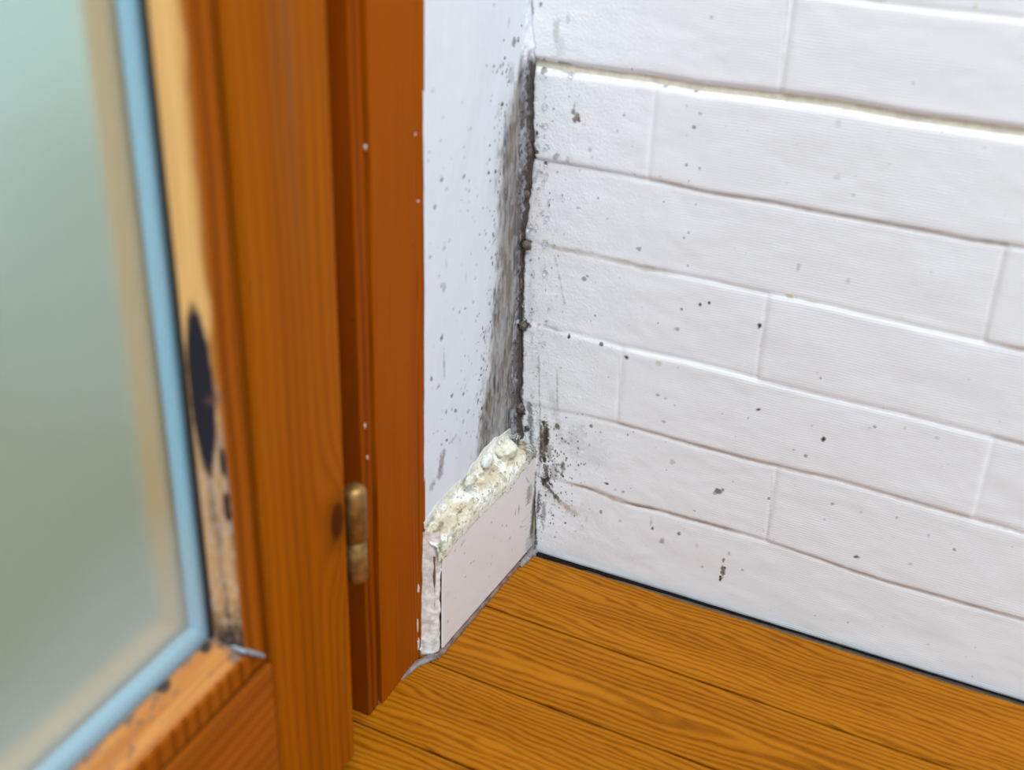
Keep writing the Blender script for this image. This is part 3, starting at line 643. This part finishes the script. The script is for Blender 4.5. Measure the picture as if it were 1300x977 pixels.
# ================================================================ DOOR FRAME
XF = -.0195
ytop = 2.10
frame = empty('door_1', (XF, -.2, 0), kind='structure', label='orange-stained pine door frame with flat casing beside white wall', category='door frame')
box('casing_bead', (-.075, -.1530, .0), (XF - .0006, -.1432, ytop), PINE_CASE, frame, .0012)
box('casing', (-.075, -.2060, .0), (XF, -.1542, ytop), PINE_CASE, frame, .0007)
box('frame_post', (-.085, -.2200, .0), (XF - .0020, -.2074, ytop), PINE_FRAME, frame, .0010, 2)
box('frame_rebate', (-.085, -.262, .0), (-.046, -.2201, ytop), PINE_FRAME, frame, .001, 2)
box('frame_rebate', (-.10, -.30, .0), (-.064, -.262, ytop), PINE_FRAME, frame, .002)
box('threshold', (-.10, -1.30, .0), (-.0646, -.30, .03), PINE_FRAME, frame, .002)
box('frame_post', (-.085, -1.36, .0), (XF - .0022, -1.30, ytop), PINE_FRAME, frame, .004, 3)
box('casing', (-.075, -1.43, .0), (XF, -1.3615, ytop), PINE_CASE, frame, .0014)
box('frame_head', (-.085, -1.36, ytop + .001), (XF - .0022, -.1432, ytop + .06), PINE_FRAME, frame, .004, 3)
bead('floor_silicone', [on(2, .0006, p) for p in [(470, 894), (480, 884), (505, 862), (530, 842), (548, 834), (556, 832)]], [.0034, .0032, .0026, .0030, .0036, .0026], SEAL_GREY, frame, 7, .55)
bm = bmesh.new()                                      # white paint slopped on the casing edge
for (px, py, w, h) in [(531, 747, 1.6, 6), (530, 793, .9, 9), (531, 816, 1.2, 8), (536, 824, 2.6, 7), (527, 170, .7, 1.3), (531, 255, .9, 1.2), (464, 187, .9, 2.2), (463, 540, .8, 3), (466, 580, .7, 2.4)]:
    c0 = on(0, XF + .0001 if px > 500 else XF - .0021, (px, py)); n = 22
    vs = []; rad = [.55 + .75 * float(vnoise(k * .9, px * .37 + py * .11, 6)) * (1.4 if k % 5 == 0 else 1) for k in range(n)]
    for xo in (-.0008, .0004):
        vs.append([bm.verts.new((c0[0] + xo, c0[1] + math.cos(2 * math.pi * k / n) * w * .0008 * rad[k], c0[2] + math.sin(2 * math.pi * k / n) * h * .0006 * rad[k])) for k in range(n)])
    bm.faces.new(vs[1])
    for k in range(n): bm.faces.new((vs[0][k], vs[0][(k + 1) % n], vs[1][(k + 1) % n], vs[1][k]))
bm_obj('paint_splashes', bm, CHIP, frame, kind='stuff')

# ================================================================ GLAZED DOOR LEAF
leaf = empty('glazed_door', (-.03, -.30, .02), kind='thing', label='orange-stained pine glazed door leaf with worn blackened bead beside glass', category='door')
XB = -.062; Y0, Y1 = -.2715, -1.285; ST = .0735; ZB, ZT = .022, 2.06
GX = -.0180                                            # room face of the inner pane
RG = .1565                                             # top of the bottom rail face
yi = Y0 - ST                                           # inner edge of the stile
box('hinge_stile', (XB, yi, ZB), (0.0, Y0, ZT), PINE_STILE, leaf, .0022, 3)
box('lock_stile', (XB, Y1, ZB), (0.0, Y1 + ST, ZT), PINE_STILE, leaf, .0022, 3)
box('bottom_rail', (XB, Y1 + ST + .0003, ZB), (-.0004, yi - .0008, RG), PINE_RAIL, leaf, .0016, 2)
box('top_rail', (XB, Y1 + ST + .0003, ZT - .11), (-.0004, yi - .0003, ZT), PINE_RAIL, leaf, .0016, 2)
# vertical glazing bead, stained on its face, bare and weathered towards the glass
yb0, yb1, yb2 = yi - .0034, -.3636, -.3698
bv = prism('glazing_bead', [(-.0030, yb0), (-.0030, yb1 + .001), (-.0040, yb1), (GX, yb2), (GX, yb0)], 2, RG + .004, ZT - .115, PINE_BEAD, leaf)
prism('glazing_rebate', [(GX + .004, yi + .001), (GX + .004, yb0 - .0002), (GX, yb0 - .0002), (GX, yi + .001)], 2, RG, ZT - .11, DARK, leaf)
RW = Mat('bare_weathered_pine', .6, .3)
rf = RW.noise(RW.x * 700.0, RW.z * 8.0, 2.0, detail=2).step(.35, .7) * .5 + RW.noise(RW.x * 120.0, RW.z * 2.0, 4.0, detail=2).step(.3, .7) * .4
rc, ra = RW.stain(RW.mix(rf, (.80, .48, .165), (.56, .27, .07)))
RW.color(rc); RW.bump(rf, .2, .0005)
zz = np.concatenate([np.linspace(RG + .012, .56, 560), np.linspace(.56, ZT - .115, 30)[1:]]); tt = np.linspace(0, 1, 40)
Zr, Tr = np.meshgrid(zz, tt, indexing='ij')
Xr = -.0040 + .0006 + (GX + .0040 - .0006) * Tr; Yr = yb1 + (yb2 - yb1) * Tr - .0004
colr = np.zeros((*Zr.shape, 4)); colr[..., :3] = .4; cf = colr.reshape(-1, 4); sel = np.arange(len(cf))
q1 = fbm(Zr * 45, Tr * 2, 101, 4); q2 = fbm(Zr * 20, Tr * 9, 102, 4); q3 = fbm(Zr * 240, Tr * 9, 103, 3)
def ov(m, c): over(cf, sel, np.clip(m, 0, 1).ravel(), c)
ov(sstep(.22, .06, Tr + (q1 - .5) * .35) * .9, (.36, .11, .008))
worn = sstep(.335, .285, Zr + (q1 - .5) * .03)
ov(worn * .55, (.40, .25, .15)); ov(worn * sstep(.42, .60, q2) * .75, (.25, .13, .07)); ov(worn * sstep(.50, .62, q2 + (q3 - .5) * .4) * .6, (.16, .12, .11)); ov(worn * sstep(.52, .60, q3) * .35, (.62, .50, .38))
rr0 = on(1, -.3655, (251, 490))
e = ((Tr - .55) / .36) ** 2 + ((Zr - rr0[2]) / .043) ** 2
ov(sstep(1.25, .75, e + (q3 - .5) * .25 + (q1 - .5) * .35), (.012, .013, .022))
ov(sstep(.0042, .0, np.abs(Zr - rr0[2] + .004 + Tr * .004)) * sstep(.6, .3, Tr) * .5, (.16, .09, .05))
ov(sstep(.215, .182, Zr + (q3 - .5) * .025 + Tr * .006) * .95, (.02, .02, .026))
ov(sstep(.985, 1.0, Tr), (.03, .025, .02))
for (px, py, r) in [(300, 590, .5), (302, 640, .35), (307, 655, .3)]:
    zz0 = on(1, -.3635, (px, py))[2]; ov(sstep(1, .4, ((Tr - .12) / .12) ** 2 + ((Zr - zz0) / (.02 * r)) ** 2), (.03, .018, .012))
colr = cf.reshape(*Zr.shape, 4)
grid_obj('bare_face', np.stack([Xr, Yr, Zr], -1), RW.m, bv, colr, True, label='bare weathered wood with a blue-black stain')
# bottom glazing bead, sloped to shed water
zb0, zb1, zb2 = RG + .0030, .1735, .1865
yl = Y1 + ST + .004
bb = prism('glazing_bead', [(-.0030, zb0), (-.0030, zb1 - .001), (-.0042, zb1), (GX, zb2), (GX, zb0)], 1, lambda p: yl, lambda p: yb1 + .0010, PINE_BEAD, leaf)
prism('glazing_rebate', [(GX + .004, RG - .001), (GX + .004, zb0 + .0002), (GX, zb0 + .0002), (GX, RG - .001)], 1, yl, yi, DARK, leaf)
ys = np.linspace(yb1 + .0006, -.72, 380); tt = np.linspace(0, 1, 34)
Yq, Tq = np.meshgrid(ys, tt, indexing='ij')
Xq = -.0042 + (GX + .0042) * Tq; Zq = zb1 + (zb2 - zb1) * Tq + .0004
RW2 = Mat('bare_worn_pine', .45, .4)
rf = RW2.noise(RW2.x * 400.0, RW2.y * 10.0, 2.0, detail=2).step(.35, .7) * .6 + RW2.noise(RW2.x * 120.0, RW2.y * 5.0, 4.0, detail=2).step(.3, .7) * .4
rc, ra = RW2.stain(RW2.mix(rf, (.56, .24, .05), (.36, .115, .016))); RW2.color(rc); RW2.bump(rf, .2, .0005)
colq = np.zeros((*Yq.shape, 4)); colq[..., :3] = .4; cf = colq.reshape(-1, 4); sel = np.arange(len(cf))
q1 = fbm(Yq * 60, Tq * 3, 111, 4); q3 = fbm(Yq * 200, Tq * 7, 113, 3)
ov(sstep(-.374, -.366, Yq + (q3 - .5) * .010) * .8, (.11, .10, .10)); ov(sstep(.66, .74, q3) * .6, (.07, .045, .03)); ov(sstep(.80, .98, Tq + (q3 - .5) * .35) * .7, (.10, .085, .075))
ov(sstep(.10, .0, Tq) * .6, (.36, .10, .01))
for (px, py, r) in [(230, 855, 1), (262, 833, 1.1), (284, 860, .9), (208, 884, 1.2)]:
    w0 = on(2, .179, (px, py)); ov(sstep(1, .3, ((Xq - w0[0]) / (.0028 * r)) ** 2 + ((Yq - w0[1]) / (.0045 * r)) ** 2 + (q3 - .5)), (.035, .022, .018))
grid_obj('bare_face', np.stack([Xq, Yq, Zq], -1), RW2.m, bb, cf.reshape(*Yq.shape, 4))
# wet silicone smeared in the bead corner
bead('silicone_smear', [on(1, -.3665, (256, 800)), on(1, -.3655, (285, 812)), on(1, -.3632, (312, 826)), on(0, -.001, (334, 832))], [.0035, .0026, .0024, .0022], plain('wet_grey_silicone', (.24, .27, .31), .2, var=.4, scale=260), leaf, 9)
# double glazing: two panes, gasket and aluminium spacer
def glassmat(name, fog):
    m = Mat(name, .0); t = m.t; out = t.nodes['Material Output']; t.nodes.remove(m.b)
    lw = t.nodes.new('ShaderNodeLayerWeight'); lw.inputs[0].default_value = .5
    fr = Nd(t, lw.outputs['Facing']) ** 5.0 * .96 + .04          # Schlick reflectance of one surface
    tr = t.nodes.new('ShaderNodeBsdfTransparent'); tr.inputs[0].default_value = (.95, .98, .965, 1)
    gl = t.nodes.new('ShaderNodeBsdfGlossy'); gl.inputs['Roughness'].default_value = .22
    mx = t.nodes.new('ShaderNodeMixShader'); t.links.new(fr.s, mx.inputs[0]); t.links.new(tr.outputs[0], mx.inputs[1]); t.links.new(gl.outputs[0], mx.inputs[2])
    last = mx
    if fog:                                            # breath-thin mist, heavier over the cold bottom edge
        tl = t.nodes.new('ShaderNodeBsdfTranslucent'); tl.inputs[0].default_value = (.88, .93, .92, 1)
        df = t.nodes.new('ShaderNodeBsdfDiffuse'); df.inputs[0].default_value = (.74, .82, .86, 1)
        ad = t.nodes.new('ShaderNodeMixShader'); ad.inputs[0].default_value = .5
        t.links.new(tl.outputs[0], ad.inputs[1]); t.links.new(df.outputs[0], ad.inputs[2])
        cl = m.noise(m.x, m.y, m.z, scale=11, detail=3)
        amt = (m.z + (cl - .5) * .06).step(.29, .185) * .22 + .045
        m2 = t.nodes.new('ShaderNodeMixShader'); t.links.new(amt.s, m2.inputs[0]); t.links.new(mx.outputs[0], m2.inputs[1]); t.links.new(ad.outputs[0], m2.inputs[2]); last = m2
    t.links.new(last.outputs[0], out.inputs[0])
    return m.m
G1 = glassmat('misted_glass', True); G2 = Mat('rain_misted_glass', .25); G2.color((.96, .985, .975)); G2.b.inputs['Transmission Weight'].default_value = 1.0; G2.b.inputs['IOR'].default_value = 1.45; G2 = G2.m
ge = yi - .012; gl = Y1 + ST + .012; gb = RG + .012; gt = ZT - .122
PT = .0032; SW = .0068                                 # pane thickness, width of the air gap
box('glass_pane', (GX - PT - .0002, gl, gb), (GX - .0002, ge, gt), G1, leaf)
box('glass_pane', (GX - 2 * PT - SW - .0004, gl, gb), (GX - PT - SW - .0004, ge, gt), G2, leaf)
sy = yb2 - .0042; sz = zb2 + .0045
box('spacer_bar', (GX - PT - SW - .0003, sy, gb), (GX - PT - .0003, ge + .004, gt), ALU, leaf)
box('spacer_bar', (GX - PT - SW - .0003, gl, gb), (GX - PT - .0003, sy - .0002, sz), ALU, leaf)
XO = GX - 2 * PT - SW - .0007                          # outer face of the glazing
box('gasket', (GX - .0001, yb2 - .0024, zb2), (GX + .0014, yb2 + .001, gt), DARK, leaf)
OUTER = pine('outer_pine_lip', light=(1.0, .60, .25), dark=(.90, .48, .17), per=.009, contrast=.4)
box('outer_lip', (XO - .014, yb2 - .0075, ZB + .05), (XO, yi + .001, ZT - .05), OUTER, leaf, .002)
box('outer_lip', (XO - .014, Y1 + ST - .001, RG - .01), (XO, yb2 - .0078, zb2 + .0075), OUTER, leaf, .002)
# brass barrel hinge in the gap between leaf and frame
def lathe(name, prof, c, mat, parent, n=28):
    a = np.linspace(0, 2 * np.pi, n, endpoint=False)
    P = np.array([[(c[0] + r * math.cos(t), c[1] + r * math.sin(t), z) for (r, z) in prof] for t in a])
    return grid_obj(name, P, mat, parent, None, False, True)
hinge = empty('hinge', (.0, -.261, .186)); hinge.parent = leaf; hinge.location = Vector((.0, -.261, .186)) - leaf.location
hinge['label'] = 'aged brass barrel hinge'
hp = on(0, 0.0, (455, 612)); hq = on(0, 0.0, (456, 732)); hmid = on(0, 0.0, (456, 681))
hc = (-.0005, -.2618); r = .0068
lathe('knuckle', [(.0001, hmid[2] + .0006), (r - .0008, hmid[2] + .0006), (r, hmid[2] + .0012), (r, hp[2] - .0042), (r - .0006, hp[2] - .0026), (r - .0022, hp[2] - .0008), (.0025, hp[2] - .0002), (.0001, hp[2])], hc, BRASS, hinge)
lathe('knuckle', [(.0001, hq[2]), (r - .0012, hq[2]), (r - .0006, hq[2] + .001), (r - .0006, hmid[2] - .0006), (r - .0014, hmid[2]), (.0001, hmid[2])], hc, BRASS, hinge)
lathe('hinge_pin', [(.0001, hq[2] + .002), (.003, hq[2] + .002), (.003, hmid[2] + .006), (.0001, hmid[2] + .006)], hc, BRASS, hinge)
box('hinge_leaf', (-.0085, -.2712, hq[2] + .002), (-.0065, -.2600, hp[2] - .004), BRASS, hinge)

# ================================================================ OUTSIDE THE GLASS
TERR = plain('terrace_concrete', (.37, .36, .225), .9)
box('terrace', (-1.3, -4.5, -.20), (-.12, 6.0, -.04), TERR, None, kind='structure', label='weathered concrete terrace outside the glazed door', category='terrace')
GRASS = plain('lawn_green', (.53, .585, .44), .95)
box('lawn', (-14, -8, -.30), (-1.302, 14, -.06), GRASS, None, kind='structure', label='green lawn beyond the terrace outside the door', category='lawn')
pe = on(0, -.90, (38, 620))
post = empty('porch_post', (-.98, pe[1] - .10, -.04), label='white square porch post on the terrace outside the glazed door', category='post')
PP_ = plain('white_post_paint', (.92, .94, .95), .6)
box('post_shaft', (-1.06, pe[1] - .20, -.04), (-.90, pe[1], 2.5), PP_, post, .004)
box('post_cap', (-1.08, pe[1] - .22, 2.5), (-.88, pe[1] + .02, 2.53), PP_, post, .004)
